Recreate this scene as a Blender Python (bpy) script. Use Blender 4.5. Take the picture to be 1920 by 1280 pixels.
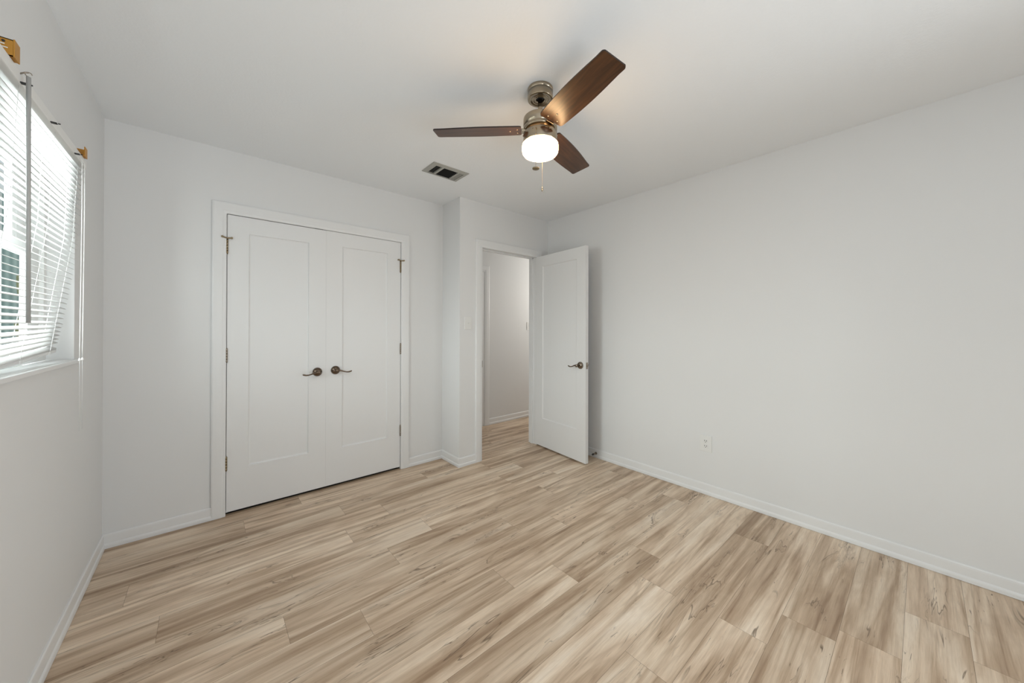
import bpy, bmesh, math, random
from mathutils import Vector, Matrix
R = math.radians
random.seed(7)

for o in list(bpy.data.objects):
    bpy.data.objects.remove(o, do_unlink=True)
sc = bpy.context.scene
COL = sc.collection

# ------------------------------------------------------------------ camera
H = 2.44                                    # ceiling height
CAM_H = 1.25734
yaw, pitch, roll = 0.71181, 0.0033, 0.00248
F = Vector((math.sin(yaw)*math.cos(pitch), math.cos(yaw)*math.cos(pitch), math.sin(pitch)))
r0 = Vector((math.cos(yaw), -math.sin(yaw), 0))
u0 = r0.cross(F)
r1 = r0*math.cos(roll) + u0*math.sin(roll)
u1 = -r0*math.sin(roll) + u0*math.cos(roll)
cd = bpy.data.cameras.new('camera')
cam = bpy.data.objects.new('camera', cd)
COL.objects.link(cam)
cam.matrix_world = Matrix(((r1.x, u1.x, -F.x, 0), (r1.y, u1.y, -F.y, 0), (r1.z, u1.z, -F.z, CAM_H), (0, 0, 0, 1)))
cd.sensor_width = 36
cd.sensor_fit = 'HORIZONTAL'
cd.lens = 662.835/1920*36
cd.shift_y = -27.8/1920
cd.clip_start = 0.02
sc.camera = cam

# ------------------------------------------------------------------ light
w = bpy.data.worlds.new('sky')
sc.world = w
w.use_nodes = True
bg = w.node_tree.nodes['Background']
bg.inputs[0].default_value = (0.91, 0.965, 1.0, 1)
bg.inputs[1].default_value = 0.66

def lamp(name, kind, loc, power, color, rot=None, size=None, size_y=None):
    l = bpy.data.lights.new(name, kind)
    l.energy = power
    l.color = color
    if kind == 'AREA':
        l.shape = 'RECTANGLE'
        l.size, l.size_y = size, size_y
    elif kind == 'POINT':
        l.shadow_soft_size = size
    o = bpy.data.objects.new(name, l)
    o.location = loc
    if rot: o.rotation_euler = rot
    COL.objects.link(o)
    return o

# daylight outside the window, coming in through the blind
lamp('window_daylight', 'AREA', (-2.7, 1.85, 1.95), 175, (0.95, 0.98, 1.0), (0, R(-86), 0), 1.5, 1.7)
# soft sky light right at the window
lamp('window_skylight', 'AREA', (-1.20, 1.70, 1.50), 72, (0.95, 0.98, 1.0), (0, R(-90), 0), 1.7, 1.7)
# soft bounced fill, thrown up at the ceiling from behind the camera
bf = lamp('bounce_fill', 'AREA', (0.2, -1.5, 0.5), 11, (0.90, 0.96, 1.0), None, 1.0, 1.0)
bf.rotation_euler = Vector((0.12, 0.60, 0.79)).to_track_quat('-Z', 'Y').to_euler()
bf.data.spread = R(110)
# fill lamp added in the unseen right rear part of the room
rl = lamp('side_fill', 'AREA', (2.72, -1.60, 1.0), 30, (0.90, 0.96, 1.0), None, 1.2, 1.4)
rl.rotation_euler = Vector((-0.86, 0.36, 0.05)).to_track_quat('-Z', 'Y').to_euler()
rl.data.spread = R(125)
# the lamp of the hallway
lamp('hall_lamp', 'POINT', (4.30, 3.22, 1.75), 17, (1.0, 0.95, 0.88), size=0.25)

sc.view_settings.view_transform = 'Standard'
sc.view_settings.look = 'None'
sc.view_settings.gamma = 1.0
sc.view_settings.use_curve_mapping = False
sc.view_settings.exposure = 0.11

# ------------------------------------------------------------------ materials
def mat(name, color, rough=0.5, metal=0.0, spec=0.5):
    m = bpy.data.materials.new(name)
    m.use_nodes = True
    b = m.node_tree.nodes['Principled BSDF']
    b.inputs['Base Color'].default_value = (*color, 1)
    b.inputs['Roughness'].default_value = rough
    b.inputs['Metallic'].default_value = metal
    b.inputs['Specular IOR Level'].default_value = spec
    return m

def N(m, t, **kw):
    n = m.node_tree.nodes.new(t)
    for k, v in kw.items(): setattr(n, k, v)
    return n

def L(m, a, b): m.node_tree.links.new(a, b)

def bsdf(m): return m.node_tree.nodes['Principled BSDF']

def add_bump(m, scale, strength, dist=0.002, detail=3):
    tc = N(m, 'ShaderNodeTexCoord')
    no = N(m, 'ShaderNodeTexNoise')
    no.inputs['Scale'].default_value = scale
    no.inputs['Detail'].default_value = detail
    bp = N(m, 'ShaderNodeBump')
    bp.inputs['Strength'].default_value = strength
    bp.inputs['Distance'].default_value = dist
    L(m, tc.outputs['Object'], no.inputs['Vector'])
    L(m, no.outputs['Fac'], bp.inputs['Height'])
    L(m, bp.outputs['Normal'], bsdf(m).inputs['Normal'])

M = {}
M['wall'] = mat('white_wall_paint', (0.80, 0.803, 0.80), 0.55, spec=0.3)
add_bump(M['wall'], 60, 0.10)
M['ceiling'] = mat('white_ceiling_paint', (0.91, 0.93, 0.945), 0.8, spec=0.2)
add_bump(M['ceiling'], 90, 0.25, 0.003, 5)
M['trim'] = mat('white_trim_paint', (0.83, 0.833, 0.83), 0.35)
M['door'] = mat('white_door_paint', (0.835, 0.838, 0.835), 0.38)
M['plastic'] = mat('white_plastic', (0.83, 0.83, 0.81), 0.35)
M['slot'] = mat('dark_slot', (0.02, 0.02, 0.02), 0.6)
M['black'] = mat('black_vent_shade', (0.008, 0.008, 0.007), 0.9)
M['nickel'] = mat('brushed_nickel', (0.40, 0.335, 0.25), 0.22, 1.0)
M['bronze'] = mat('dark_nickel_handle', (0.16, 0.12, 0.09), 0.14, 1.0)
M['handle'] = mat('satin_nickel_handle', (0.24, 0.20, 0.16), 0.18, 1.0)
M['hinge'] = mat('hinge_metal', (0.36, 0.32, 0.27), 0.35, 1.0)
M['brass'] = mat('aged_brass', (0.30, 0.235, 0.145), 0.38, 1.0)
M['gold'] = mat('golden_yellow_bracket', (0.52, 0.25, 0.035), 0.45, 0.25)
M['vent'] = mat('greyed_vent_paint', (0.40, 0.395, 0.36), 0.45)
M['vinyl'] = mat('white_vinyl', (0.86, 0.87, 0.86), 0.35)
M['rubber'] = mat('dark_rubber', (0.03, 0.03, 0.03), 0.6)
M['wand'] = mat('grey_plastic_wand', (0.42, 0.42, 0.41), 0.3)
M['cord'] = mat('white_cord', (0.88, 0.88, 0.86), 0.7)

def blind_mat():
    m = mat("white_blind_vinyl", (0.90, 0.90, 0.89), 0.4)
    t = N(m, 'ShaderNodeBsdfTranslucent')
    t.inputs[0].default_value = (0.9, 0.9, 0.88, 1)
    mx = N(m, 'ShaderNodeMixShader')
    mx.inputs[0].default_value = 0.18
    out = m.node_tree.nodes['Material Output']
    L(m, bsdf(m).outputs[0], mx.inputs[1])
    L(m, t.outputs[0], mx.inputs[2])
    L(m, mx.outputs[0], out.inputs[0])
    return m
M['slat'] = blind_mat()

def glass_mat():
    m = bpy.data.materials.new('window_glass')
    m.use_nodes = True
    nt = m.node_tree
    nt.nodes.remove(nt.nodes['Principled BSDF'])
    tr = N(m, 'ShaderNodeBsdfTransparent')
    tr.inputs[0].default_value = (0.93, 0.96, 0.95, 1)
    gl = N(m, 'ShaderNodeBsdfGlossy')
    gl.inputs['Roughness'].default_value = 0.02
    fr = N(m, 'ShaderNodeFresnel')
    fr.inputs[0].default_value = 1.12
    mx = N(m, 'ShaderNodeMixShader')
    ge = N(m, 'ShaderNodeNewGeometry')
    inv = N(m, 'ShaderNodeMath', operation='SUBTRACT')
    inv.inputs[0].default_value = 1.0
    L(m, ge.outputs['Backfacing'], inv.inputs[1])
    fm = N(m, 'ShaderNodeMath', operation='MULTIPLY')
    L(m, fr.outputs[0], fm.inputs[0]); L(m, inv.outputs[0], fm.inputs[1])
    L(m, fm.outputs[0], mx.inputs[0]); L(m, tr.outputs[0], mx.inputs[1]); L(m, gl.outputs[0], mx.inputs[2])
    L(m, mx.outputs[0], nt.nodes['Material Output'].inputs[0])
    return m
M['glass'] = glass_mat()

def lamp_glass():
    m = mat('lit_opal_glass', (0.9, 0.88, 0.82), 0.25)
    b = bsdf(m)
    b.inputs['Emission Color'].default_value = (1.0, 0.65, 0.33, 1)
    b.inputs['Emission Strength'].default_value = 22.0
    return m
M['lamp'] = lamp_glass()

def walnut():
    m = mat('walnut_blade', (0.2, 0.09, 0.04), 0.33, spec=0.5)
    tc = N(m, 'ShaderNodeTexCoord')
    mp = N(m, 'ShaderNodeMapping')
    mp.inputs['Scale'].default_value = (2.2, 26, 1)
    n1 = N(m, 'ShaderNodeTexNoise')
    n1.inputs['Scale'].default_value = 2.2
    n1.inputs['Detail'].default_value = 6
    n1.inputs['Distortion'].default_value = 0.6
    cr = N(m, 'ShaderNodeValToRGB')
    e = cr.color_ramp.elements
    e[0].position, e[0].color = 0.32, (0.036, 0.0145, 0.0055, 1)
    e[1].position, e[1].color = 0.68, (0.100, 0.041, 0.0145, 1)
    L(m, tc.outputs['Object'], mp.inputs[0]); L(m, mp.outputs[0], n1.inputs['Vector'])
    L(m, n1.outputs['Fac'], cr.inputs[0]); L(m, cr.outputs[0], bsdf(m).inputs['Base Color'])
    return m
M['walnut'] = walnut()
M['blade_edge'] = mat('dark_blade_edge', (0.018, 0.009, 0.006), 0.4)

def floor_mat():
    m = mat('light_oak_plank', (0.5, 0.4, 0.3), 0.42, spec=0.4)
    b = bsdf(m)
    uv = N(m, 'ShaderNodeUVMap')
    at = N(m, 'ShaderNodeAttribute', attribute_name='plank')
    sepc = N(m, 'ShaderNodeSeparateColor')
    L(m, at.outputs['Color'], sepc.inputs[0])
    sep = N(m, 'ShaderNodeSeparateXYZ')
    L(m, uv.outputs[0], sep.inputs[0])
    def math_(op, a, bb, clamp=False):
        n = N(m, 'ShaderNodeMath', operation=op, use_clamp=clamp)
        for i, v in enumerate((a, bb)):
            if v is None: continue
            if isinstance(v, (int, float)): n.inputs[i].default_value = v
            else: L(m, v, n.inputs[i])
        return n.outputs[0]
    seed = math_('MULTIPLY', sepc.outputs[0], 40)
    def noise(su, sv, detail, dist=0.0, off=0.0, rough=0.55):
        c = N(m, 'ShaderNodeCombineXYZ')
        L(m, math_('MULTIPLY', sep.outputs[0], su), c.inputs[0])
        L(m, math_('MULTIPLY', sep.outputs[1], sv), c.inputs[1])
        L(m, math_('ADD', seed, off), c.inputs[2])
        n = N(m, 'ShaderNodeTexNoise')
        n.inputs['Scale'].default_value = 1
        n.inputs['Detail'].default_value = detail
        n.inputs['Roughness'].default_value = rough
        n.inputs['Distortion'].default_value = dist
        L(m, c.outputs[0], n.inputs['Vector'])
        return n.outputs['Fac']
    def ramp(fac, stops):
        cr = N(m, 'ShaderNodeValToRGB')
        els = cr.color_ramp.elements
        while len(els) < len(stops): els.new(0.5)
        for e, (p, c) in zip(els, stops):
            e.position = p
            e.color = (*c, 1) if len(c) == 3 else c
        L(m, fac, cr.inputs[0])
        return cr.outputs[0]
    def mix(fac, a, bb, mode='MIX'):
        n = N(m, 'ShaderNodeMix', data_type='RGBA', blend_type=mode)
        if isinstance(fac, (int, float)): n.inputs[0].default_value = fac
        else: L(m, fac, n.inputs[0])
        for i, v in ((6, a), (7, bb)):
            if isinstance(v, tuple): n.inputs[i].default_value = (*v, 1)
            else: L(m, v, n.inputs[i])
        return n.outputs[2]
    broad = noise(0.9, 12, 3, 0.9)                     # sap and heart bands
    streak = noise(1.3, 42, 5, 0.8, 7)                 # grain streaks
    fine = noise(14, 380, 3, 0.0, 13)                  # pores
    blot = noise(2.6, 7, 4, 0.6, 21)                   # soft mottling
    col = ramp(broad, [(0.27, (0.43, 0.305, 0.208)), (0.41, (0.62, 0.475, 0.345)), (0.49, (0.755, 0.605, 0.46)),
                       (0.58, (0.86, 0.72, 0.57)), (0.72, (0.92, 0.80, 0.665))])
    st = ramp(streak, [(0.30, (0.66, 0.60, 0.54)), (0.44, (0.92, 0.90, 0.88)), (0.55, (1, 1, 1)), (0.75, (1.10, 1.10, 1.10))])
    col = mix(0.85, col, st, 'MULTIPLY')
    fi = ramp(fine, [(0.35, (0.88, 0.86, 0.83)), (0.6, (1.03, 1.03, 1.03))])
    col = mix(0.6, col, fi, 'MULTIPLY')
    bl = ramp(blot, [(0.30, (0.80, 0.745, 0.69)), (0.55, (1.02, 1.02, 1.02))])
    col = mix(0.75, col, bl, 'MULTIPLY')
    # thin dark mineral lines following the grain, in places only
    def band(fac, centre, width):
        d = math_('ABSOLUTE', math_('SUBTRACT', fac, centre), None)
        r = N(m, 'ShaderNodeMapRange')
        r.inputs[1].default_value = 0.0; r.inputs[2].default_value = width
        r.inputs[3].default_value = 1.0; r.inputs[4].default_value = 0.0
        L(m, d, r.inputs[0])
        return r.outputs[0]
    def above(fac, a, bb):
        r = N(m, 'ShaderNodeMapRange')
        r.inputs[1].default_value = a; r.inputs[2].default_value = bb
        L(m, fac, r.inputs[0])
        return r.outputs[0]
    lines = noise(1.1, 8, 4, 1.2, 31, 0.58)
    where = above(noise(2.2, 8, 2, 0.0, 47), 0.50, 0.60)
    col = mix(math_('MULTIPLY', math_('MULTIPLY', band(lines, 0.5, 0.010), where), 0.80), col, (0.13, 0.082, 0.05))
    # a browner band hugging the mineral lines on one side
    col = mix(math_('MULTIPLY', math_('MULTIPLY', band(lines, 0.535, 0.04), where), 0.35), col, (0.34, 0.225, 0.14))
    # clusters of short dark checks
    chk = above(noise(7, 70, 3, 1.2, 61, 0.62), 0.63, 0.70)
    w2 = above(noise(2.0, 6, 2, 0.0, 83), 0.57, 0.64)
    col = mix(math_('MULTIPLY', math_('MULTIPLY', chk, w2), 0.85), col, (0.12, 0.075, 0.045))
    # knots with a soft brown halo
    vc = N(m, 'ShaderNodeCombineXYZ')
    L(m, math_('MULTIPLY', sep.outputs[0], 1.5), vc.inputs[0])
    L(m, math_('MULTIPLY', sep.outputs[1], 5.0), vc.inputs[1])
    L(m, seed, vc.inputs[2])
    vo_ = N(m, 'ShaderNodeTexVoronoi')
    vo_.inputs['Scale'].default_value = 1.0
    L(m, vc.outputs[0], vo_.inputs['Vector'])
    wob = math_('ADD', vo_.outputs['Distance'], math_('MULTIPLY', math_('SUBTRACT', noise(9, 26, 2, 0, 5), 0.5), 0.10))
    kn = N(m, 'ShaderNodeSeparateColor')
    L(m, vo_.outputs['Color'], kn.inputs[0])
    pick = above(kn.outputs[0], 0.70, 0.72)
    halo = N(m, 'ShaderNodeMapRange')
    halo.inputs[1].default_value = 0.05; halo.inputs[2].default_value = 0.26
    halo.inputs[3].default_value = 1.0; halo.inputs[4].default_value = 0.0
    L(m, wob, halo.inputs[0])
    col = mix(math_('MULTIPLY', math_('MULTIPLY', halo.outputs[0], pick), 0.45), col, (0.33, 0.21, 0.135))
    core = N(m, 'ShaderNodeMapRange')
    core.inputs[1].default_value = 0.02; core.inputs[2].default_value = 0.055
    core.inputs[3].default_value = 1.0; core.inputs[4].default_value = 0.0
    L(m, wob, core.inputs[0])
    col = mix(math_('MULTIPLY', math_('MULTIPLY', core.outputs[0], pick), 0.75), col, (0.13, 0.08, 0.05))
    # a tone of its own for every plank
    tone = ramp(sepc.outputs[1], [(0.0, (0.86, 0.84, 0.815)), (0.5, (0.97, 0.96, 0.945)), (1.0, (1.05, 1.05, 1.05))])
    col = mix(1.0, col, tone, 'MULTIPLY')
    L(m, col, b.inputs['Base Color'])
    bp = N(m, 'ShaderNodeBump')
    bp.inputs['Strength'].default_value = 0.08
    bp.inputs['Distance'].default_value = 0.001
    L(m, fine, bp.inputs['Height'])
    L(m, bp.outputs[0], b.inputs['Normal'])
    return m
M['floor'] = floor_mat()

def siding_mat():
    m = mat('teal_grey_siding', (0.20, 0.27, 0.26), 0.7)
    tc = N(m, 'ShaderNodeTexCoord')
    wv = N(m, 'ShaderNodeTexWave', wave_type='BANDS', bands_direction='X')
    wv.inputs['Scale'].default_value = 3.0
    wv.inputs['Distortion'].default_value = 0.3
    cr = N(m, 'ShaderNodeValToRGB')
    cr.color_ramp.elements[0].color = (0.30, 0.45, 0.43, 1)
    cr.color_ramp.elements[1].color = (0.55, 0.70, 0.66, 1)
    L(m, tc.outputs['Object'], wv.inputs['Vector']); L(m, wv.outputs['Fac'], cr.inputs[0])
    L(m, cr.outputs[0], bsdf(m).inputs['Base Color'])
    return m
M['siding'] = siding_mat()

def leaf_mat():
    m = mat('olive_leaves', (0.15, 0.17, 0.06), 0.7)
    tc = N(m, 'ShaderNodeTexCoord')
    no = N(m, 'ShaderNodeTexNoise')
    no.inputs['Scale'].default_value = 9
    cr = N(m, 'ShaderNodeValToRGB')
    cr.color_ramp.elements[0].color = (0.22, 0.25, 0.10, 1)
    cr.color_ramp.elements[1].color = (0.62, 0.60, 0.30, 1)
    L(m, tc.outputs['Object'], no.inputs['Vector']); L(m, no.outputs['Fac'], cr.inputs[0])
    L(m, cr.outputs[0], bsdf(m).inputs['Base Color'])
    return m
M['leaf'] = leaf_mat()

def bounce_ground_mat():
    m = mat('pale_bounce_ground', (0.42, 0.42, 0.39), 0.9)  # ground colour kept pale to bounce sky light up at the slats
    add_bump(m, 40, 0.6, 0.02)
    return m
M['bounce_ground'] = bounce_ground_mat()

# ------------------------------------------------------------------ mesh helpers
class MB:
    """collects shapes that become ONE mesh object"""
    def __init__(s): s.bm = bmesh.new()
    def box(s, x0, x1, y0, y1, z0, z1, bevel=0.0, rot=None, at=None, mi=0):
        bm = bmesh.new()
        bmesh.ops.create_cube(bm, size=1)
        for v in bm.verts:
            v.co = Vector(((x0+x1)/2 + v.co.x*(x1-x0), (y0+y1)/2 + v.co.y*(y1-y0), (z0+z1)/2 + v.co.z*(z1-z0)))
        if bevel > 0:
            bmesh.ops.bevel(bm, geom=bm.edges[:], offset=bevel, segments=2, profile=0.6, affect='EDGES')
        if rot is not None:
            bmesh.ops.transform(bm, matrix=Matrix.Translation(at) @ rot @ Matrix.Translation(-Vector(at)), verts=bm.verts)
        s._add(bm, mi)
        return s
    def _add(s, bm, mi=0, smooth=False):
        for f in bm.faces:
            f.material_index = mi
            if smooth: f.smooth = True
        me = bpy.data.meshes.new('tmp')
        bm.to_mesh(me); bm.free()
        s.bm.from_mesh(me)
        bpy.data.meshes.remove(me)
    def tube(s, pts, r, seg=10, cap=True, mi=0):
        pts = [Vector(p) for p in pts]
        rs = r if isinstance(r, (list, tuple)) else [r]*len(pts)
        bm = bmesh.new()
        rings = []
        prev = None
        for i, p in enumerate(pts):
            t = (pts[min(i+1, len(pts)-1)] - pts[max(i-1, 0)]).normalized()
            if prev is None:
                a = Vector((0, 0, 1)) if abs(t.z) < 0.9 else Vector((1, 0, 0))
                n = t.cross(a).normalized()
            else:
                n = (prev - t*prev.dot(t)).normalized()
            prev = n
            b = t.cross(n)
            rings.append([bm.verts.new(p + (n*math.cos(2*math.pi*k/seg) + b*math.sin(2*math.pi*k/seg))*rs[i]) for k in range(seg)])
        for a, b in zip(rings, rings[1:]):
            for k in range(seg):
                f = bm.faces.new((a[k], a[(k+1) % seg], b[(k+1) % seg], b[k])); f.smooth = True
        if cap:
            bm.faces.new(rings[0][::-1]); bm.faces.new(rings[-1])
        bmesh.ops.recalc_face_normals(bm, faces=bm.faces)
        for f in bm.faces: f.material_index = mi
        s._add(bm, mi)
        return s
    def lathe(s, prof, seg=48, mtx=None, mi=0, smooth=True):
        """prof: list of (r, z)"""
        bm = bmesh.new()
        rings = []
        for r, z in prof:
            if r < 1e-6: rings.append([bm.verts.new((0, 0, z))])
            else: rings.append([bm.verts.new((r*math.cos(2*math.pi*k/seg), r*math.sin(2*math.pi*k/seg), z)) for k in range(seg)])
        for a, b in zip(rings, rings[1:]):
            for k in range(seg):
                k2 = (k+1) % seg
                if len(a) == 1 and len(b) == 1: continue
                if len(a) == 1: f = bm.faces.new((a[0], b[k2], b[k]))
                elif len(b) == 1: f = bm.faces.new((a[k], a[k2], b[0]))
                else: f = bm.faces.new((a[k], a[k2], b[k2], b[k]))
                f.smooth = smooth
        bmesh.ops.recalc_face_normals(bm, faces=bm.faces)
        if mtx is not None: bmesh.ops.transform(bm, matrix=mtx, verts=bm.verts)
        for f in bm.faces: f.material_index = mi
        s._add(bm, mi)
        return s
    def prism(s, outline, z0, z1, mi=0, mi_side=None, bevel=0.0):
        bm = bmesh.new()
        a = [bm.verts.new((x, y, z0)) for x, y in outline]
        b = [bm.verts.new((x, y, z1)) for x, y in outline]
        n = len(a)
        f0 = bm.faces.new(a[::-1]); f1 = bm.faces.new(b)
        sides = [bm.faces.new((a[k], a[(k+1) % n], b[(k+1) % n], b[k])) for k in range(n)]
        bmesh.ops.recalc_face_normals(bm, faces=bm.faces)
        f0.material_index = f1.material_index = mi
        for f in sides: f.material_index = mi if mi_side is None else mi_side
        me = bpy.data.meshes.new('tmp'); bm.to_mesh(me); bm.free()
        s.bm.from_mesh(me); bpy.data.meshes.remove(me)
        return s
    def loft(s, rows, mi=0, smooth=False, close=False):
        """rows: lists of points of equal length, joined as quads"""
        bm = bmesh.new()
        vr = [[bm.verts.new(p) for p in row] for row in rows]
        for a, b in zip(vr, vr[1:]):
            n = len(a)
            for k in range(n if close else n-1):
                f = bm.faces.new((a[k], a[(k+1) % n], b[(k+1) % n], b[k])); f.smooth = smooth
        if close:
            bm.faces.new(vr[0][::-1]); bm.faces.new(vr[-1])
        bmesh.ops.recalc_face_normals(bm, faces=bm.faces)
        for f in bm.faces: f.material_index = mi
        me = bpy.data.meshes.new('tmp'); bm.to_mesh(me); bm.free()
        s.bm.from_mesh(me); bpy.data.meshes.remove(me)
        return s
    def build(s, name, mats, parent=None, loc=None, rot=None):
        me = bpy.data.meshes.new(name)
        s.bm.to_mesh(me); s.bm.free()
        o = bpy.data.objects.new(name, me)
        for m in (mats if isinstance(mats, (list, tuple)) else [mats]): me.materials.append(m)
        COL.objects.link(o)
        if parent: o.parent = parent
        if loc is not None: o.location = loc
        if rot is not None: o.rotation_euler = rot
        return o

def empty(name, loc, rot=(0, 0, 0)):
    o = bpy.data.objects.new(name, None)
    o.empty_display_size = 0.05
    o.location = loc
    o.rotation_euler = rot
    COL.objects.link(o)
    return o

def tag(o, label, cat, group=None, kind=None):
    o['label'] = label
    o['category'] = cat
    if group: o['group'] = group
    if kind: o['kind'] = kind
    return o

def struct(o, label, cat): return tag(o, label, cat, kind='structure')

def copy_tree(o, parent=None):
    c = o.copy()
    COL.objects.link(c)
    c.parent = parent
    for ch in o.children: copy_tree(ch, c)
    return c

# ------------------------------------------------------------------ dimensions read off the room
XL, YB, XJ, YJ, XR = -0.4453, 3.0279, 1.7243, 2.7230, 2.8714
Y0 = -4.60                                   # where the built part of the room ends behind the camera
WT = 0.10                                    # inner wall thickness
YH = 3.665                                   # far wall of the hallway
XE = 5.0                                     # end of the hallway
# closet doorway
CX0, CX1, CZ = 0.097, 1.306, 2.014
# entry doorway
EX0, EX1, EZ = 1.971, 2.690, 2.018
# window opening
WY0, WY1, WZ0, WZ1 = 0.70, 2.452, 1.113, 1.955
WXO = -0.584                              # outer face of the window wall

# ------------------------------------------------------------------ shell
m = MB()
m.box(WXO, XL, Y0, WY0, 0, H).box(WXO, XL, WY1, YB+WT, 0, H)
m.box(WXO, XL, WY0, WY1, 0, WZ0-0.018).box(WXO, XL, WY0, WY1, WZ1, H)
struct(m.build('wall_left', M['wall']), 'white painted wall on the left holding the window', 'wall')

m = MB()
m.box(XL, CX0-0.012, YB, YB+WT, 0, H).box(CX1+0.012, XJ+WT, YB, YB+WT, 0, H).box(CX0-0.012, CX1+0.012, YB, YB+WT, CZ+0.012, H)
struct(m.build('wall_back', M['wall']), 'white painted wall around the closet double doors', 'wall')

m = MB()
m.box(XJ, EX0-0.014, YJ, YJ+WT, 0, H).box(EX1+0.014, XR, YJ, YJ+WT, 0, H).box(EX0-0.014, EX1+0.014, YJ, YJ+WT, EZ+0.014, H)
m.box(XJ, XJ+WT, YJ+WT, YB, 0, H)
struct(m.build('wall_entry', M['wall']), 'white wall jutting out around the open doorway', 'wall')

m = MB()
m.box(XR, XR+WT, Y0, YJ+WT, 0, H)
struct(m.build('wall_right', M['wall']), 'long bare white wall on the right', 'wall')

m = MB()
m.box(XJ+WT, XE+WT, YH, YH+WT, 0, H).box(XR+WT, XE+WT, YJ, YJ+WT, 0, H).box(XE, XE+WT, YJ+WT, YH, 0, H)
struct(m.build('wall_hall', M['wall']), 'white hallway wall seen through the open doorway', 'wall')

m = MB()
m.box(XL, XJ+WT, YH, YH+WT, 0, H).box(XJ, XJ+WT, YB+WT, YH, 0, H).box(WXO, XL, YB+WT, YH+WT, 0, H)
struct(m.build('wall_closet', M['wall']), 'inside walls of the closet behind the double doors', 'wall')

m = MB()
m.box(WXO, XE+WT, Y0, YH+WT, H, H+0.12)
struct(m.build('ceiling', M['ceiling']), 'white lightly textured ceiling with the fan', 'ceiling')

# floor: planks laid along x, each with its own joint, tone and grain
PW, PL, PY = 0.1765, 1.22, 0.05
joints = {15: 0.184, 14: 0.71, 13: -0.282, 12: 0.655, 11: -0.151, 10: 0.783, 9: 0.256, 8: 0.522, 7: 1.132, 6: 1.397,
          5: 1.874, 4: 0.45, 3: 1.239, 2: 1.693, 1: 0.70, 0: 2.004}
rnd = random.Random(3)
fb = bmesh.new()
uvl = fb.loops.layers.uv.new('UVMap')
pcl = fb.loops.layers.float_color.new('plank')
kmin, kmax = math.floor((Y0-PY)/PW), math.ceil((YH+WT-PY)/PW)
FX0, FX1 = XL-0.05, XE+0.05
for k in range(kmin, kmax):
    ya, yb = max(PY+k*PW, Y0), min(PY+(k+1)*PW, YH+WT)
    if yb - ya < 0.002: continue
    j = joints.get(k, rnd.uniform(0, PL))
    x = j - PL*math.ceil((j-FX0)/PL)
    while x < FX1:
        xa, xb = max(x, FX0), min(x+PL, FX1)
        rr = (rnd.random(), rnd.random(), rnd.random(), 1)
        g = 0.0004
        if xb - xa > 0.01:
            vs = [fb.verts.new(p) for p in ((xa+g, ya+g, 0), (xb-g, ya+g, 0), (xb-g, yb-g, 0), (xa+g, yb-g, 0))]
            f = fb.faces.new(vs)
            uo, flip = rr[0]*30, 1
            for lp in f.loops:
                lp[uvl].uv = ((lp.vert.co.x-x)+uo, lp.vert.co.y-(PY+k*PW)+k*0.9)
                lp[pcl] = rr
        x += PL
me = bpy.data.meshes.new('floor')
fb.to_mesh(me); fb.free()
me.materials.append(M['floor'])
fl = bpy.data.objects.new('floor', me)
COL.objects.link(fl)
struct(fl, 'light wood grain plank floor of the bedroom', 'floor')
m = MB()
m.box(FX0, FX1, Y0, YH+WT, -0.06, -0.0012)
sub = m.build('subfloor', mat('dark_joint_gap', (0.16, 0.11, 0.07), 0.8), fl)

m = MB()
m.box(XL, XJ, YB+0.030, YH, 0.0003, 0.004)  # near-black sheet standing in for the shade behind the closet doors
struct(m.build('floor_closet_shade', mat('closet_floor_shade', (0.012, 0.010, 0.008), 0.9)), 'dark sheet painting the shade inside the closet under the double doors', 'floor')

# ------------------------------------------------------------------ baseboards
BP = [(0, 0.082), (0.004, 0.082), (0.0075, 0.077), (0.0085, 0.068), (0.0085, 0.030), (0.0125, 0.024), (0.014, 0.018), (0.014, 0.0015), (0, 0.0015)]
def baseboard(name, runs, label):
    """runs: lists of (x, y) along the wall foot, with the room on the right hand side of the walk"""
    m = MB()
    for pts in runs:
        pts = [Vector((*p, 0)) for p in pts]
        rows = []
        for i, p in enumerate(pts):
            ns = []
            for a, b in ((i-1, i), (i, i+1)):
                if 0 <= a and b < len(pts):
                    d = (pts[b]-pts[a]).normalized()
                    ns.append(Vector((d.y, -d.x, 0)))
            if len(ns) == 2:
                n = (ns[0]+ns[1]); n = n/ (n.dot(ns[0]))
            else: n = ns[0]
            rows.append([p + n*t + Vector((0, 0, z)) for t, z in BP])
        m.loft(rows, close=True)
    return struct(m.build(name, M['trim']), label, 'baseboard')

baseboard('baseboard_left', [[(XL, Y0), (XL, YB), (0.028, YB)]], 'white baseboard along the window wall and up to the closet')
baseboard('baseboard_back', [[(1.375, YB), (XJ, YB), (XJ, YJ), (1.900, YJ)]], 'short white baseboard around the jutting corner')
baseboard('baseboard_right', [[(2.765, YJ), (XR, YJ), (XR, Y0)]], 'long white baseboard along the right wall')
baseboard('baseboard_hall', [[(2.765, YH), (XE, YH)]], 'white baseboard of the hallway beyond the doorway')

# ------------------------------------------------------------------ door casings and jambs
def casing(m, x0, x1, zt, y, sgn=-1, wd=0.068, dp=0.015, legs=(True, True)):
    """a mitred frame around an opening, on the wall face y, standing out towards sgn*y"""
    prof = [(-0.006, 0), (-0.006, dp*0.55), (0.0, dp*0.72), (0.010, dp*0.78), (0.016, dp*0.95), (0.030, dp), (wd-0.008, dp), (wd, dp*0.8), (wd, 0)]
    rows = []
    for (bx, bz, sx, sz) in ((x0, 0.0015, -1, 0), (x0, zt, -1, 1), (x1, zt, 1, 1), (x1, 0.0015, 1, 0)):
        rows.append([Vector((bx + sx*(s+0.006), y + sgn*d, bz + sz*(s+0.006))) for s, d in prof])
    m.loft(rows, close=True)

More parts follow.
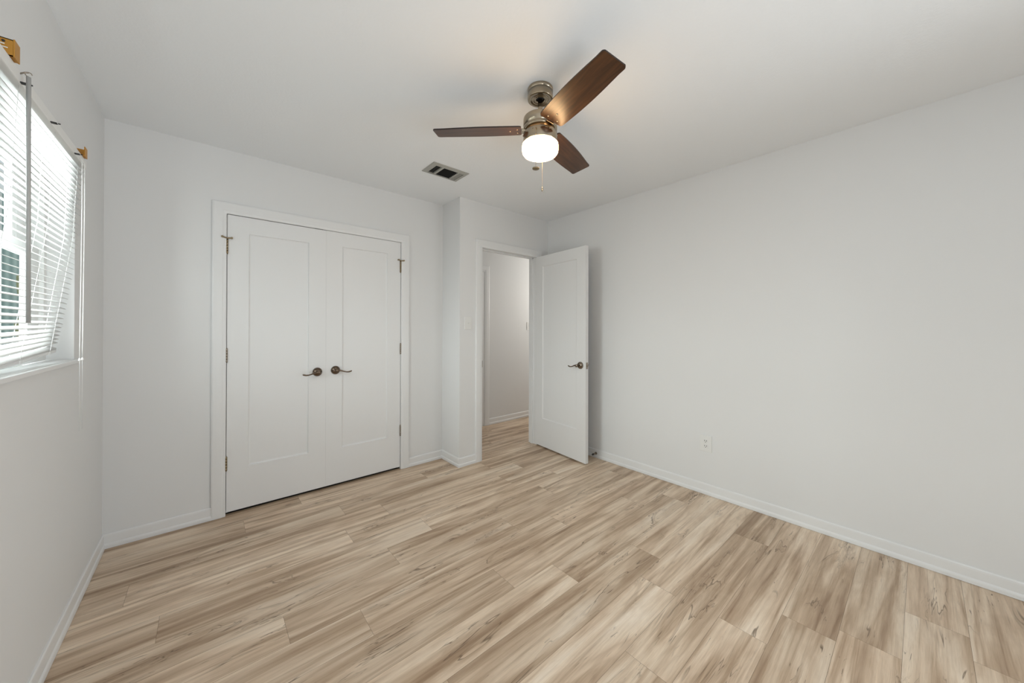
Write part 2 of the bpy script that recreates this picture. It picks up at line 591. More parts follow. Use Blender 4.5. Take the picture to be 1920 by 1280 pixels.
m = MB()
casing(m, CX0, CX1, CZ, YB)
m.box(CX0-0.012, CX0, YB+0.001, YB+WT, 0.0015, CZ).box(CX1, CX1+0.012, YB+0.001, YB+WT, 0.0015, CZ).box(CX0-0.012, CX1+0.012, YB+0.001, YB+WT, CZ, CZ+0.012)
m.box(CX0, CX0+0.012, YB+0.042, YB+0.07, 0.0015, CZ).box(CX1-0.012, CX1, YB+0.042, YB+0.07, 0.0015, CZ).box(CX0, CX1, YB+0.042, YB+0.07, CZ-0.012, CZ)
struct(m.build('trim_1', M['trim']), 'white casing and jamb framing the closet double doors', 'door frame')

m = MB()
casing(m, EX0, EX1, EZ, YJ)
casing(m, EX0, EX1, EZ, YJ+WT, 1)
m.box(EX0-0.014, EX0, YJ+0.001, YJ+WT, 0.0015, EZ).box(EX1, EX1+0.014, YJ+0.001, YJ+WT, 0.0015, EZ).box(EX0-0.014, EX1+0.014, YJ+0.001, YJ+WT, EZ, EZ+0.014)
m.box(EX0, EX0+0.011, YJ+0.045, YJ+0.078, 0.0015, EZ).box(EX1-0.011, EX1, YJ+0.045, YJ+0.078, 0.0015, EZ).box(EX0, EX1, YJ+0.045, YJ+0.078, EZ-0.011, EZ)
t2 = struct(m.build('trim_2', M['trim']), 'white casing and jamb framing the open doorway', 'door frame')
MB().box(EX0-0.0015, EX0+0.0012, YJ-0.012, YJ+0.03, 0.885, 0.945).build('strike_plate', M['hinge'], t2)

# ------------------------------------------------------------------ doors
def door_slab(wd, ht, th, px0, px1, pz0, pz1, rec=0.010, bev=0.011):
    """slab in local x (width), y (0 front .. th back), z; one recessed panel on both faces"""
    m = MB()
    for yy, s in ((0, 1), (th, -1)):
        o = [(0, 0), (wd, 0), (wd, ht), (0, ht)]
        p = [(px0, pz0), (px1, pz0), (px1, pz1), (px0, pz1)]
        q = [(px0+bev*.35, pz0+bev*.35), (px1-bev*.35, pz0+bev*.35), (px1-bev*.35, pz1-bev*.35), (px0+bev*.35, pz1-bev*.35)]
        r = [(px0+bev, pz0+bev), (px1-bev, pz0+bev), (px1-bev, pz1-bev), (px0+bev, pz1-bev)]
        bm = bmesh.new()
        rings = [[bm.verts.new((x, yy + s*dd, z)) for x, z in ring] for ring, dd in ((o, 0), (p, 0), (q, rec*0.75), (r, rec))]
        for a, b in zip(rings, rings[1:]):
            for k in range(4): bm.faces.new((a[k], a[(k+1) % 4], b[(k+1) % 4], b[k]))
        bm.faces.new(rings[-1])
        if s < 0: bmesh.ops.reverse_faces(bm, faces=bm.faces[:])
        m._add(bm)
    o = [(0, 0), (wd, 0), (wd, ht), (0, ht)]
    m.loft([[(x, yv, z) for yv in (0, th)] for x, z in o+[o[0]]])
    bmesh.ops.remove_doubles(m.bm, verts=m.bm.verts, dist=1e-5)
    bmesh.ops.recalc_face_normals(m.bm, faces=m.bm.faces)
    return m

ROTY = Matrix.Rotation(R(90), 4, 'X')        # lathe axis +z -> -y (out of the door front)
def lever_handle(parent, x, z, side, yface=0.0, out=-1, mat_=None):
    """lever handle on a door face; side = +1 lever towards local +x, out = -1 stands towards -y"""
    mt = mat_ or M['bronze']
    h = empty('lever_handle', (x, yface, z)); h.parent = parent
    rot = Matrix.Rotation(R(90 if out < 0 else -90), 4, 'X')
    m = MB()
    m.lathe([(0.0, 0.0), (0.0335, 0.0), (0.0335, 0.004), (0.032, 0.010), (0.028, 0.017), (0.021, 0.022), (0.014, 0.0245), (0.0, 0.0245)], 40, rot)
    m.build('rose', mt, h)
    m = MB()
    m.lathe([(0.0, 0.020), (0.0115, 0.020), (0.0105, 0.030), (0.0105, 0.044), (0.0135, 0.048), (0.0135, 0.060), (0.010, 0.064), (0.0, 0.065)], 24, rot)
    y = out*0.055
    pts = [(0, y, 0), (side*0.018, y, 0.001), (side*0.034, y, -0.003), (side*0.052, y, -0.010), (side*0.070, y, -0.0145), (side*0.086, y, -0.0145), (side*0.099, y, -0.011), (side*0.108, y, -0.008)]
    m.tube(pts, [0.0090, 0.0076, 0.0056, 0.0049, 0.0049, 0.0056, 0.0060, 0.0038], 12)
    m.build('lever', mt, h)
    return h

def hinge(parent, x, z, h=0.09, stop=0, yk=-0.006, mat_=None):
    """knuckle of a butt hinge; stop = arm length of a hinge pin door stop or 0"""
    mt = mat_ or M['hinge']
    m = MB()
    for k in range(5):
        a, b = -h/2 + k*h/5, -h/2 + (k+1)*h/5
        m.tube([(0, 0, a+0.0006), (0, 0, b-0.0006)], 0.0062, 12)
    m.tube([(0, 0, -h/2-0.003), (0, 0, h/2+0.004)], 0.0045, 10)
    m.box(-0.006, 0.007, 0.001, 0.0035, -h/2, h/2)
    o = m.build('hinge', mt, parent, (x, yk, z))
    if stop:
        m = MB()
        zt = h/2 + 0.007
        m.lathe([(0, -0.004), (0.009, -0.004), (0.009, 0.004), (0, 0.004)], 16, Matrix.Translation((0, 0, zt)))
        m.tube([(-stop, -0.012, zt+0.006), (-stop*0.5, -0.012, zt+0.003), (0, -0.008, zt), (stop*0.5, -0.012, zt+0.001), (stop, -0.012, zt+0.003)], 0.0048, 8)
        for s in (-1, 1):
            m.tube([(s*stop*0.92, -0.020, zt+(0.006 if s < 0 else 0.003)), (s*stop*0.92, -0.002, zt+(0.006 if s < 0 else 0.003))], 0.0065, 10)
        m.build('hinge_pin_stop', M['brass'], o)
    return o

DZ = 0.022
DW = (CX1-CX0)/2 - 0.0025
DHT = CZ - 0.0035 - DZ
# left closet door (hinged on its left edge)
d1 = door_slab(DW-0.001, DHT, 0.035, 0.117, DW-0.119, 0.305-DZ, 1.898-DZ).build('door_1', M['door'], loc=(CX0+0.0035, YB+0.002, DZ))
struct(d1, 'left leaf of the white closet double doors', 'door')
lever_handle(d1, 0.642-CX0-0.0035, 0.916-DZ, -1)
hinge(d1, -0.002, 1.795-DZ, 0.095, 0.027, mat_=M['brass']); hinge(d1, -0.002, 1.069-DZ, 0.092); hinge(d1, -0.002, 0.347-DZ, 0.092, mat_=M['brass'])
MB().box(0.619-CX0, 0.675-CX0, 0.004, 0.026, DHT-0.002, DHT+0.003).build('roller_catch', M['slot'], d1)
# right closet door (hinged on its right edge)
X2 = CX0+0.0035+DW-0.0005
d2 = door_slab(DW-0.001, DHT+0.0015, 0.035, 0.117, DW-0.119, 0.300-DZ, 1.902-DZ).build('door_2', M['door'], loc=(X2, YB+0.002, DZ))
struct(d2, 'right leaf of the white closet double doors', 'door')
lever_handle(d2, 0.770-X2, 0.920-DZ, 1)
hinge(d2, DW-0.003, 1.795-DZ, 0.095, 0.026, mat_=M['brass']); hinge(d2, DW-0.001, 1.070-DZ, 0.092); hinge(d2, DW-0.001, 0.345-DZ, 0.092)
MB().box(0.720-X2, 0.778-X2, 0.004, 0.026, DHT-0.002, DHT+0.003).build('roller_catch', M['slot'], d2)
# bedroom door, standing open into the room
DE = 0.7125
d3 = door_slab(DE, 1.998, 0.035, 0.112, DE-0.112, 0.29, 1.89, 0.006).build('door_3', M['door'], loc=(2.680, 2.716, 0.016), rot=(0, 0, math.atan2(-0.9965, -0.084)))
struct(d3, 'white panelled bedroom door standing open in front of the right wall', 'door')
lever_handle(d3, DE-0.062, 0.895, -1, 0.0, -1, M['handle'])
lever_handle(d3, DE-0.062, 0.895, -1, 0.035, 1, M['handle'])
MB().box(DE-0.001, DE+0.0012, 0.006, 0.029, 0.865, 0.925, 0.0005).box(DE, DE+0.010, 0.011, 0.024, 0.884, 0.906, 0.002).build('latch', M['hinge'], d3)
for z in (0.25, 1.0, 1.78):
    hinge(d3, -0.003, z, 0.089, yk=0.041)

# hallway door, of which only the right edge of its frame shows
m = MB()
casing(m, 1.93, 2.69, 1.975, YH)
struct(m.build('trim_3', M['trim']), 'white casing of the hallway door glimpsed beyond the open doorway', 'door frame')
d4 = door_slab(0.752, 1.948, 0.03, 0.112, 0.64, 0.29, 1.83, 0.006).build('door_4', M['door'], loc=(1.934, YH-0.034+0.028, 0.022))
struct(d4, 'closed white hallway door at the left edge of the doorway view', 'door')

# ------------------------------------------------------------------ window
win = MB()
fx0, fx1 = -0.580, -0.522                    # window frame depth
fw = 0.030
win.box(fx0, fx1, WY0, WY0+fw, WZ0, WZ1, 0.003).box(fx0, fx1, WY1-fw, WY1, WZ0, WZ1, 0.003)
win.box(fx0, fx1, WY0+fw, WY1-fw, WZ1-fw, WZ1, 0.003).box(fx0, fx1, WY0+fw, WY1-fw, WZ0, WZ0+0.03, 0.003)
YM = (WY0+WY1)/2
win.box(fx0, fx1, YM-0.04, YM+0.04, WZ0+0.03, WZ1-fw, 0.003)
wo = win.build('window_1', M['vinyl'])
struct(wo, 'white vinyl window behind the blind in the left wall', 'window')
ZM = 1.539
def sash(x0, x1, y0, y1, z0, z1, st, muntins):
    m = MB()
    m.box(x0, x1, y0, y0+st, z0, z1, 0.002).box(x0, x1, y1-st, y1, z0, z1, 0.002)
    m.box(x0, x1, y0+st, y1-st, z0, z0+st, 0.002).box(x0, x1, y0+st, y1-st, z1-st, z1, 0.002)
    o = m.build('sash', M['vinyl'], wo)
    xm = (x0+x1)/2
    MB().box(xm-0.002, xm+0.002, y0+st, y1-st, z0+st, z1-st).build('pane', M['glass'], o)
    m = MB()
    for k in range(1, muntins+1):
        y = y0+st+(y1-y0-2*st)*k/(muntins+1)
        m.box(xm-0.004, xm+0.004, y-0.005, y+0.005, z0+st, z1-st)
    zc = (z0+z1)/2
    m.build('muntins', M['vinyl'], o)
win2 = MB()
for (a, b) in ((WY0+fw, YM-0.04), (YM+0.04, WY1-fw)):
    sash(-0.577, -0.558, a, b-0.145, ZM+0.008, WZ1-fw, 0.037, 2)
    sash(-0.556, -0.536, a, b-0.085, WZ0+0.03, ZM+0.045, 0.037, 2)
    win2.box(-0.577, -0.558, b-0.145, b, ZM+0.008, WZ1-fw).box(-0.556, -0.536, b-0.085, b, WZ0+0.03, ZM+0.045)
win2.build('jamb_liner', M['vinyl'], wo)
m = MB()
m.box(-0.522, XL, WY0+0.001, WY1-0.001, WZ0-0.016, WZ0, 0.0)
m.box(XL+0.0005, XL+0.016, WY0-0.03, WY1+0.028, WZ0-0.016, WZ0, 0.003)
m.build('window_sill', M['trim'], wo)

# ------------------------------------------------------------------ blind
BY0, BY1 = 0.62, 2.330
HX0, HX1, HZ0, HZ1 = XL+0.012, -0.392, 1.928, 1.962
bl = empty('window_blind', (HX0, (BY0+BY1)/2, HZ1))
tag(bl, 'white mini blind hanging crooked in front of the left window', 'window blind')
bl_inv = Vector(bl.location)
def bpart(m, name, mt, parent=None):
    bmesh.ops.translate(m.bm, vec=-bl_inv, verts=m.bm.verts)
    return m.build(name, mt, parent or bl)
m = MB()
m.box(HX0, HX1, BY0, BY1, HZ0, HZ1, 0.003)
hr = bpart(m, 'headrail', M['plastic'])
for yy in (1.625, 1.873, 2.150):
    m = MB()
    m.box(HX1-0.002, HX1+0.013, yy-0.006, yy+0.006, HZ0+0.001, HZ0+0.004)
    m.tube([(HX1+0.015, yy, HZ0+0.003), (HX1+0.020, yy, HZ0+0.003)], 0.002, 6)
    bpart(m, 'valance_clip', M['slot'], hr)

def bx(z):                                    # where the blind hangs, measured from its crooked edge
    zs = [(1.10, -0.485), (1.194, -0.4742), (1.492, -0.4378), (1.533, -0.4317), (1.612, -0.4234), (1.768, -0.4178), (1.95, -0.4095)]
    for (a, xa), (b, xb) in zip(zs, zs[1:]):
        if z <= b: return xa + (xb-xa)*(z-a)/(b-a)
    return zs[-1][1]
PITCH = 0.0208
sl = MB()
z = 1.918
TILT = R(25)
k = 0
zlist = []
while z > 1.150:
    zlist.append(z)
    z -= PITCH
zlist += [1.1445, 1.141, 1.1385]
ladders = (0.80, 1.22, 1.64, 1.95, 2.24)
for z in zlist:
    lift = 0.050*max(0.0, min(1.0, (1.27-z)/0.11))            # the low right end is hitched up
    jit = random.uniform(-1, 1)*0.0008
    rows = []
    for y in (BY0, 1.35, 1.75, 2.05, BY1):
        zz = z + jit + lift*max(0, (y-1.75))
        cx = bx(z)
        row = []
        for q in range(5):
            s = (q-2)/2*0.0125
            crown = 0.0016*(1-((q-2)/2)**2)
            # outer edge (towards the window, -x) is higher
            row.append((cx + s*math.cos(TILT) + crown*math.sin(TILT), y, zz - s*math.sin(TILT) + crown*math.cos(TILT)))
        rows.append(row)
    sl.loft(rows, smooth=True)
so = bpart(sl, 'slats', M['slat'])
sm = so.modifiers.new('thick', 'SOLIDIFY'); sm.thickness = 0.0007; sm.offset = 0
# bottom rail, hitched up at its right end
zb = 1.133
rows = []
for y in (BY0, 1.70, 2.0, BY1-0.01):
    zz = zb + 0.050*max(0, y-1.75)
    cx = bx(zb)
    rows.append([(cx-0.012, y, zz-0.005), (cx+0.012, y, zz-0.009), (cx+0.0135, y, zz-0.004), (cx+0.012, y, zz+0.003), (cx-0.012, y, zz+0.007)])
m = MB(); m.loft(rows, close=True)
rail = bpart(m, 'bottom_rail', M['slat'])
for y in (1.64, 1.95, 2.24):
    zz = zb + 0.050*max(0, y-1.75)
    m = MB()
    m.box(bx(zb)+0.010, bx(zb)+0.0165, y-0.010, y+0.010, zz-0.010, zz+0.002, 0.002)
    bpart(m, 'rail_clip', M['plastic'], rail)
for y in ladders:
    m = MB()
    for s in (-1, 1):
        m.tube([(bx(zz)+s*0.0125*math.cos(TILT), y, zz) for zz in (1.93, 1.768, 1.612, 1.492, 1.194, 1.14)], 0.0006, 5)
    bpart(m, 'ladder_cord', M['cord'])
m = MB()
WX, WY = -0.378, 1.620
m.tube([(HX1-0.002, WY, 1.952), (HX1+0.008, WY, 1.960), (WX, WY, 1.962)], 0.002, 8)
m.tube([(WX+0.006*math.cos(a), WY, 1.957+0.006*math.sin(a)) for a in [i*math.pi/6 for i in range(10)]], 0.0012, 6)
bpart(m, 'wand_hook', M['hinge'])
m = MB()
m.tube([(WX, WY, 1.950), (WX, WY+0.004, 1.61), (WX, WY+0.010, 1.268)], 0.0047, 6)
bpart(m, 'tilt_wand', M['wand'])
CX_ = HX1+0.006
for yy, yb_ in ((2.222, 2.204), (2.262, 2.246)):
    m = MB()
    m.tube([(HX1-0.001, yy, 1.940), (CX_, yy, 1.930), (CX_, yy+0.003, 1.75), (CX_-0.001, yy+0.002, 1.5), (CX_, yb_+0.004, 1.25), (CX_, yb_, 1.130)], 0.0013, 6)
    cord = bpart(m, 'lift_cord', M['cord'])
    m = MB()
    m.lathe([(0, 0.006), (0.0025, 0.005), (0.0042, -0.002), (0.0042, -0.005), (0, -0.006)], 12, Matrix.Translation((CX_, yb_, 1.126)))
    bpart(m, 'cord_tassel', M['cord'], cord)
    m = MB()
    m.tube([(CX_, yb_, 1.12), (CX_, yb_+0.001, 0.98), (CX_, yb_, 0.84)], 0.0009, 5)
    bpart(m, 'cord_tail', M['wall'], cord)

# golden box brackets on the wall just above the headrail
def bracket(y0, y1, z0, z1, xo, closed, label):
    b = empty('blind_bracket', (XL, (y0+y1)/2, z0))
    tag(b, label, 'bracket', 'golden blind brackets above the window')
    o = Vector(b.location)
    m = MB()
    m.box(XL+0.0005, XL+0.003, y0, y1, z0, z1).box(XL+0.0005, xo-0.002, y0, y1, z0, z0+0.0025)
    if closed:
        m.box(XL+0.0005, xo-0.002, y0, y0+0.0025, z0, z1).box(XL+0.0005, xo-0.002, y0, y1, z1-0.0025, z1)
        for xx, zz_ in ((xo-0.017, z1-0.009), (xo-0.028, z0+0.012)):
            m.lathe([(0.0032, 0), (0.0032, 0.001), (0, 0.0012)], 10, Matrix.Translation((xx, y0, zz_)) @ Matrix.Rotation(R(90), 4, 'X'), 1)
        m.box(xo-0.034, xo-0.010, y0-0.0006, y0+0.001, z0+0.018, z0+0.0205, mi=2)
        m.box(xo-0.022, xo-0.015, y0-0.0006, y0+0.001, z0+0.026, z0+0.029, mi=2)
    else:
        m.box(XL+0.0005, xo-0.002, y1-0.0025, y1, z0, z1)
    bmesh.ops.translate(m.bm, vec=-o, verts=m.bm.verts)
    m.build('bracket_body', [M['gold'], M['slot'], M['plastic']], b)
    m = MB()
    m.box(xo-0.0018, xo+0.0012, y0-0.0005, y1+0.001, z0-0.001, z1+0.002, 0.0008)
    bmesh.ops.translate(m.bm, vec=-o, verts=m.bm.verts)
    m.build('bracket_flap', M['gold'], b)
    return b
bracket(1.555, 1.588, 1.9645, 2.008, -0.386, True, 'golden yellow bracket on the wall above the near stretch of the blind')
bracket(2.262, 2.297, 1.9635, 2.000, -0.386, False, 'golden yellow bracket on the wall at the far end of the blind')

# ------------------------------------------------------------------ ceiling fan
AX, AY = 1.246, 1.234
fan = empty('ceiling_fan', (AX, AY, H))
tag(fan, 'three blade walnut and nickel ceiling fan with a lit opal glass lamp', 'ceiling fan')
def zz(p): return [(r, z-H) for r, z in p]
m = MB()
m.lathe(zz([(0.0, 2.4398), (0.0615, 2.4398), (0.0625, 2.438), (0.0625, 2.4245), (0.0605, 2.4235), (0.0605, 2.4215), (0.0625, 2.4205), (0.0625, 2.3895),
            (0.0617, 2.3863), (0.0595, 2.385), (0.044, 2.385), (0.043, 2.3875), (0.040, 2.3875), (0.039, 2.385), (0.033, 2.385), (0.032, 2.3875), (0.029, 2.3875), (0.028, 2.385),
            (0.022, 2.385), (0.0205, 2.389), (0.0205, 2.41)]), 64)
m.build('canopy', M['nickel'], fan)
m = MB()
m.lathe(zz([(0.0, 2.413), (0.012, 2.412), (0.018, 2.405), (0.0195, 2.398), (0.017, 2.391), (0.0115, 2.388)]), 32)
m.build('hanger_ball', M['rubber'], fan)
m = MB()
m.tube([(0, 0, 2.40-H), (0, 0, 2.288-H)], 0.0118, 24)
m.lathe(zz([(0.0118, 2.312), (0.017, 2.310), (0.0175, 2.298), (0.024, 2.294), (0.024, 2.288)]), 32)
m.build('downrod', M['nickel'], fan)
m = MB()
m.lathe(zz([(0.0, 2.2945), (0.040, 2.2945), (0.079, 2.2942), (0.0818, 2.2928), (0.0832, 2.290), (0.0835, 2.286), (0.0835, 2.2505), (0.0815, 2.2495), (0.0815, 2.2475), (0.0835, 2.2465),
            (0.0835, 2.236), (0.080, 2.2325), (0.070, 2.2315)]), 64)
m.build('motor_housing', M['nickel'], fan)
m = MB()
m.lathe(zz([(0.071, 2.233), (0.071, 2.216)]), 64)
m.build('flywheel', mat('copper_toned_flywheel', (0.62, 0.36, 0.17), 0.25, 1.0), fan)
m = MB()
m.lathe(zz([(0.070, 2.2195), (0.0805, 2.219), (0.0835, 2.216), (0.0835, 2.172), (0.081, 2.1685), (0.060, 2.168)]), 64)
for a in range(6):
    th = R(18 + a*60)
    rr = Matrix.Rotation(th, 4, 'Z') @ Matrix.Translation((0.0832, 0, 2.208-H)) @ Matrix.Rotation(R(90), 4, 'Y')
    m.lathe([(0.0035, -0.001), (0.0035, 0.0015), (0.0022, 0.003), (0, 0.0032)], 12, rr)
lk = m.build('light_kit', M['nickel'], fan)
m = MB()
m.lathe(zz([(0.075, 2.168), (0.084, 2.1672), (0.0880, 2.163), (0.0892, 2.156), (0.0892, 2.134), (0.087, 2.124), (0.080, 2.115), (0.066, 2.109), (0.045, 2.1065), (0.0, 2.1055)]), 64)
m.build('glass_shade', M['lamp'], fan)

def blade_outline(ra, rb):
    def hw(x):
        t = (x-ra)/(rb-ra)
        return 0.0615 + 0.0075*math.sin(min(1, t/0.9)*math.pi)*1.0 - 0.004*t
    pts = []
    n = 14
    c = 0.014
    xs = [ra + c + (rb-ra-2*c)*i/n for i in range(n+1)]
    lower = [(x, -hw(x)) for x in xs]
    upper = [(x, hw(x)) for x in xs][::-1]
    def arc(cx, cy, a0, a1):
        return [(cx + c*math.cos(R(a0+(a1-a0)*i/5)), cy + c*math.sin(R(a0+(a1-a0)*i/5))) for i in range(1, 5)]
    e = hw(rb-c) - c
    s = hw(ra+c) - c
    pts += lower
    pts += arc(rb-c, -e, -90, 0) + arc(rb-c, e, 0, 90)
    pts += upper
    pts += arc(ra+c, s, 90, 180) + arc(ra+c, -s, 180, 270)
    return pts
for a in (15.9, 135.9, 255.9):
    rot = (R(-12.6), 0, R(a))
    m = MB()
    m.prism(blade_outline(0.093, 0.526), -0.003, 0.003, 0, 1)
    b = m.build('blade', [M['walnut'], M['blade_edge']], fan, (0, 0, 2.237-H), rot)
    m = MB()                                   # arm that carries the blade, on its top face
    m.box(0.064, 0.112, -0.016, 0.016, 0.0031, 0.0056, 0.001).box(0.100, 0.185, -0.034, 0.034, 0.0031, 0.0056, 0.001)
    m.box(0.062, 0.094, -0.019, 0.019, -0.010, 0.004, 0.002)
    m.build('blade_arm', M['nickel'], b)
    for (x, y) in ((0.113, -0.026), (0.113, 0.026), (0.150, 0.0)):
        m = MB()
        m.lathe([(0.0045, 0.0), (0.0045, -0.0012), (0.003, -0.0026), (0, -0.003)], 14)
        m.build('screw', M['nickel'], b, (x, y, -0.003))

tc_ = Vector((-0.712, -0.702, 0))             # from the fan towards the middle of the room's near side
sd_ = Vector((-0.757, 0.653, 0))
def chain(p, z0, z1, r):
    m = MB()
    n = int((z0-z1)/0.0042)
    for i in range(n):
        z = z0 - (i+0.5)*(z0-z1)/n
        m.lathe([(0, r), (r*0.8, r*0.6), (r, 0), (r*0.8, -r*0.6), (0, -r)], 6, Matrix.Translation((p.x, p.y, z-H)))
    m.tube([(p.x, p.y, z0-H), (p.x, p.y, z1-H)], r*0.45, 5)
    return m
p1 = tc_*0.087 + sd_*0.020
c1 = chain(p1, 2.203, 2.014, 0.0012).build('pull_chain', M['nickel'], fan)
m = MB()
m.tube([tc_*0.080 + sd_*0.020 + Vector((0, 0, 2.206-H)), p1 + Vector((0, 0, 2.203-H))], 0.003, 10)
m.build('chain_anchor', M['brass'], c1)
m = MB()
m.lathe([(0, 0.006), (0.0022, 0.004), (0.0022, -0.004), (0, -0.006)], 10, Matrix.Translation((p1.x, p1.y, 2.112-H)))
m.build('chain_connector', M['brass'], c1)
m = MB()
m.lathe([(0, 0.009), (0.003, 0.006), (0.010, 0.003), (0.0165, 0.001), (0.0165, -0.003), (0.012, -0.005), (0, -0.006)], 28, Matrix.Translation((p1.x, p1.y, 2.008-H)))
m.build('pull_fob', M['brass'], c1)
p2 = -tc_*0.087 - sd_*0.011
c2 = chain(p2, 2.200, 1.986, 0.0012).build('pull_chain', M['nickel'], fan)
m = MB()
m.tube([-tc_*0.080 - sd_*0.011 + Vector((0, 0, 2.204-H)), p2 + Vector((0, 0, 2.200-H))], 0.003, 10)
m.build('chain_anchor', M['brass'], c2)
m = MB()
m.lathe([(0, 0.012), (0.004, 0.010), (0.0048, 0.003), (0.003, 0.001), (0.0048, -0.002), (0.0048, -0.010), (0.002, -0.012), (0, -0.012)], 16, Matrix.Translation((p2.x, p2.y, 1.978-H)))
m.build('pull_fob', M['nickel'], c2)

# ------------------------------------------------------------------ ceiling vent
VX0, VX1, VY0, VY1 = 1.219, 1.518, 2.266, 2.459
vent = empty('air_vent', ((VX0+VX1)/2, (VY0+VY1)/2, H))
tag(vent, 'rectangular ceiling air vent with louvers and black painted duct shade near the closet', 'air vent')
vo = Vector(vent.location)
ix0, ix1, iy0, iy1 = VX0+0.033, VX1-0.033, VY0+0.026, VY1-0.026
def vpart(m, name, mt):
    bmesh.ops.translate(m.bm, vec=-vo, verts=m.bm.verts)
    return m.build(name, mt, vent)
sx = lambda t: ix0 + (ix1-ix0)*t
m = MB()
zt_, zb_ = H-0.0005, H-0.012
outer = [(VX0, VY0), (VX1, VY0), (VX1, VY1), (VX0, VY1)]
inner = [(ix0, iy0), (ix1, iy0), (ix1, iy1), (ix0, iy1)]
mid = [(VX0+0.004, VY0+0.004), (VX1-0.004, VY0+0.004), (VX1-0.004, VY1-0.004), (VX0+0.004, VY1-0.004)]
rows = []
for i in range(5):
    i4 = i % 4
    rows.append([(*outer[i4], zt_), (*outer[i4], H-0.004), (*mid[i4], H-0.006), (*inner[i4], zb_), (*inner[i4], zt_)])
m.loft(rows)
for a, b in ((0.205, 0.275), (0.790, 0.838)):
    m.box(sx(a), sx(b), iy0, iy1, H-0.012, H-0.0005)
vpart(m, 'vent_frame', M['vent'])
m = MB(); m.box(ix0, ix1, iy0, iy1, H-0.0012, H-0.0004)  # flat black sheet painting the dark inside of the duct
vpart(m, 'duct_shade', M['black'])
def louvers(n, a, b, tilt, hw=0.0034):
    m = MB()
    for i in range(n):
        x = sx(a + (b-a)*(i+0.5)/n)
        m.box(x-hw, x+hw, iy0, iy1, H-0.0068, H-0.0062, rot=Matrix.Rotation(R(tilt), 4, 'Y'), at=(x, 0, H-0.0064))
    return m
vpart(louvers(4, 0.0, 0.205, -44), 'louvers', M['vent'])
vpart(louvers(4, 0.838, 1.0, 24, 0.0026), 'louvers', M['vent'])
m = MB()
for i in range(7):
    y = iy0 + (iy1-iy0)*(i+0.5)/7
    m.box(sx(0.275), sx(0.790), y-0.0045, y+0.0045, H-0.0068, H-0.0062, rot=Matrix.Rotation(R(-58), 4, 'X'), at=(0, y, H-0.0065))
vpart(m, 'louvers', M['black'])  # middle louvers coloured black for the shade of the open duct

# ------------------------------------------------------------------ switches, outlet, door stop
def plate(o, y_rot, wd, ht):
    m = MB()
    m.box(-wd/2, wd/2, -0.006, 0, -ht/2, ht/2, 0.0022)
    return m.build('face_plate', M['plastic'], o)

def light_switch(name, loc, rotz, label):
    s = empty(name, loc, (0, 0, rotz))
    tag(s, label, 'light switch', 'white toggle light switches')
    plate(s, 0, 0.074, 0.116)
    m = MB()
    m.box(-0.005, 0.005, -0.0065, -0.004, -0.012, 0.012)
    m.box(-0.0035, 0.0035, -0.018, -0.004, -0.003, 0.006, 0.001, Matrix.Rotation(R(-25), 4, 'X'), (0, -0.006, 0))
    m.build('toggle', M['plastic'], s)
    for z in (-0.03, 0.03):
        m = MB()
        m.lathe([(0.0032, 0.0), (0.0032, 0.0008), (0, 0.0012)], 10, ROTY)
        m.build('screw', M['plastic'], s, (0, -0.006, z))
    return s
light_switch('light_switch', (1.8125, YJ, 1.300), 0, 'white toggle light switch on the wall left of the doorway')
light_switch('light_switch', (3.475, YH, 1.283), 0, 'white light switch on the hallway wall beyond the open door')

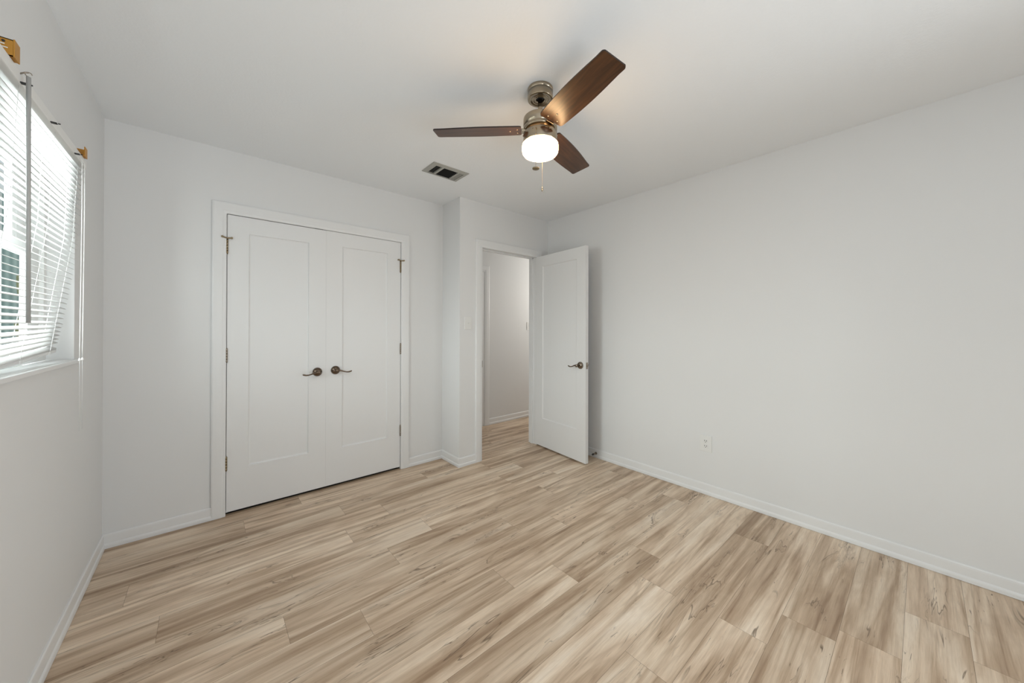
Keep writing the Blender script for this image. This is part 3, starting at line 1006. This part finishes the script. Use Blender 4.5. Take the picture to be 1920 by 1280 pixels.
o = empty('wall_outlet', (XR, 1.071, 0.384), (0, 0, R(-90)))
tag(o, 'white duplex electrical outlet low on the right wall', 'outlet')
plate(o, 0, 0.084, 0.122)
for z in (-0.0195, 0.0195):
    m = MB()
    m.box(-0.0165, 0.0165, -0.0075, -0.004, -0.014, 0.014, 0.003)
    rc = m.build('socket', M['plastic'], o, (0, 0, z))
    for x in (-0.007, 0.007):
        MB().box(x-0.0016, x+0.0016, -0.0078, -0.006, -0.002, 0.008).build('slot', M['slot'], rc)
    MB().lathe([(0.0028, -0.002), (0.0028, 0.0003), (0, 0.0003)], 10, Matrix.Translation((0, -0.0075, -0.0075)) @ ROTY).build('ground_hole', M['slot'], rc)
m = MB()
m.lathe([(0.003, -0.001), (0.003, 0.0015), (0, 0.002)], 10, Matrix.Translation((0, -0.006, 0)) @ ROTY)
m.build('screw', M['plastic'], o)

ds = empty('door_stop', (XR-0.0135, 2.062, 0.046))
tag(ds, 'short metal door stop on the baseboard behind the open door', 'door stop')
m = MB()
m.tube([(0, 0, 0), (-0.004, 0, 0)], 0.0125, 16)
m.tube([(-0.003, 0, 0), (-0.045, 0, 0)], [0.0075, 0.006], 14)
m.build('stop_post', M['hinge'], ds)
m = MB()
m.tube([(-0.043, 0, 0), (-0.058, 0, 0)], [0.0095, 0.0085], 16)
m.build('rubber_tip', M['rubber'], ds)

# ------------------------------------------------------------------ outside the window
m = MB()
m.box(-14.0, -1.2, 13.0, 13.3, -0.6, 4.2)
nh = m.build('neighbouring_house', M['siding'])
tag(nh, 'teal grey sided house outside, seen through the blind slats', 'house')
for x in (-6.2, -4.9, -4.1, -3.40, -2.6):
    m = MB()
    m.box(x, x+0.035, 12.96, 13.0, -0.5, 4.2)
    m.build('siding_trim', M['vinyl'], nh)
hb = bmesh.new()
rg = random.Random(5)
for i in range(90):
    b2 = bmesh.new()
    bmesh.ops.create_icosphere(b2, subdivisions=2, radius=rg.uniform(0.16, 0.30))
    c = Vector((rg.uniform(-2.20, -1.5), rg.uniform(9.3, 9.9), rg.uniform(-0.5, 2.7)))
    for v in b2.verts: v.co = v.co*rg.uniform(0.82, 1.18) + c
    tmp = bpy.data.meshes.new('tmp'); b2.to_mesh(tmp); b2.free(); hb.from_mesh(tmp); bpy.data.meshes.remove(tmp)
me = bpy.data.meshes.new('hedge'); hb.to_mesh(me); hb.free()
me.materials.append(M['leaf'])
hd = bpy.data.objects.new('hedge', me)
COL.objects.link(hd)
tag(hd, 'olive green hedge outside beyond the window', 'hedge', kind='stuff')
m = MB()
m.box(-30, WXO-0.02, -25, 30, -0.75, -0.6)
gr = m.build('ground', M['bounce_ground'])
struct(gr, 'ground outside below the window, made pale to bounce light up', 'ground')
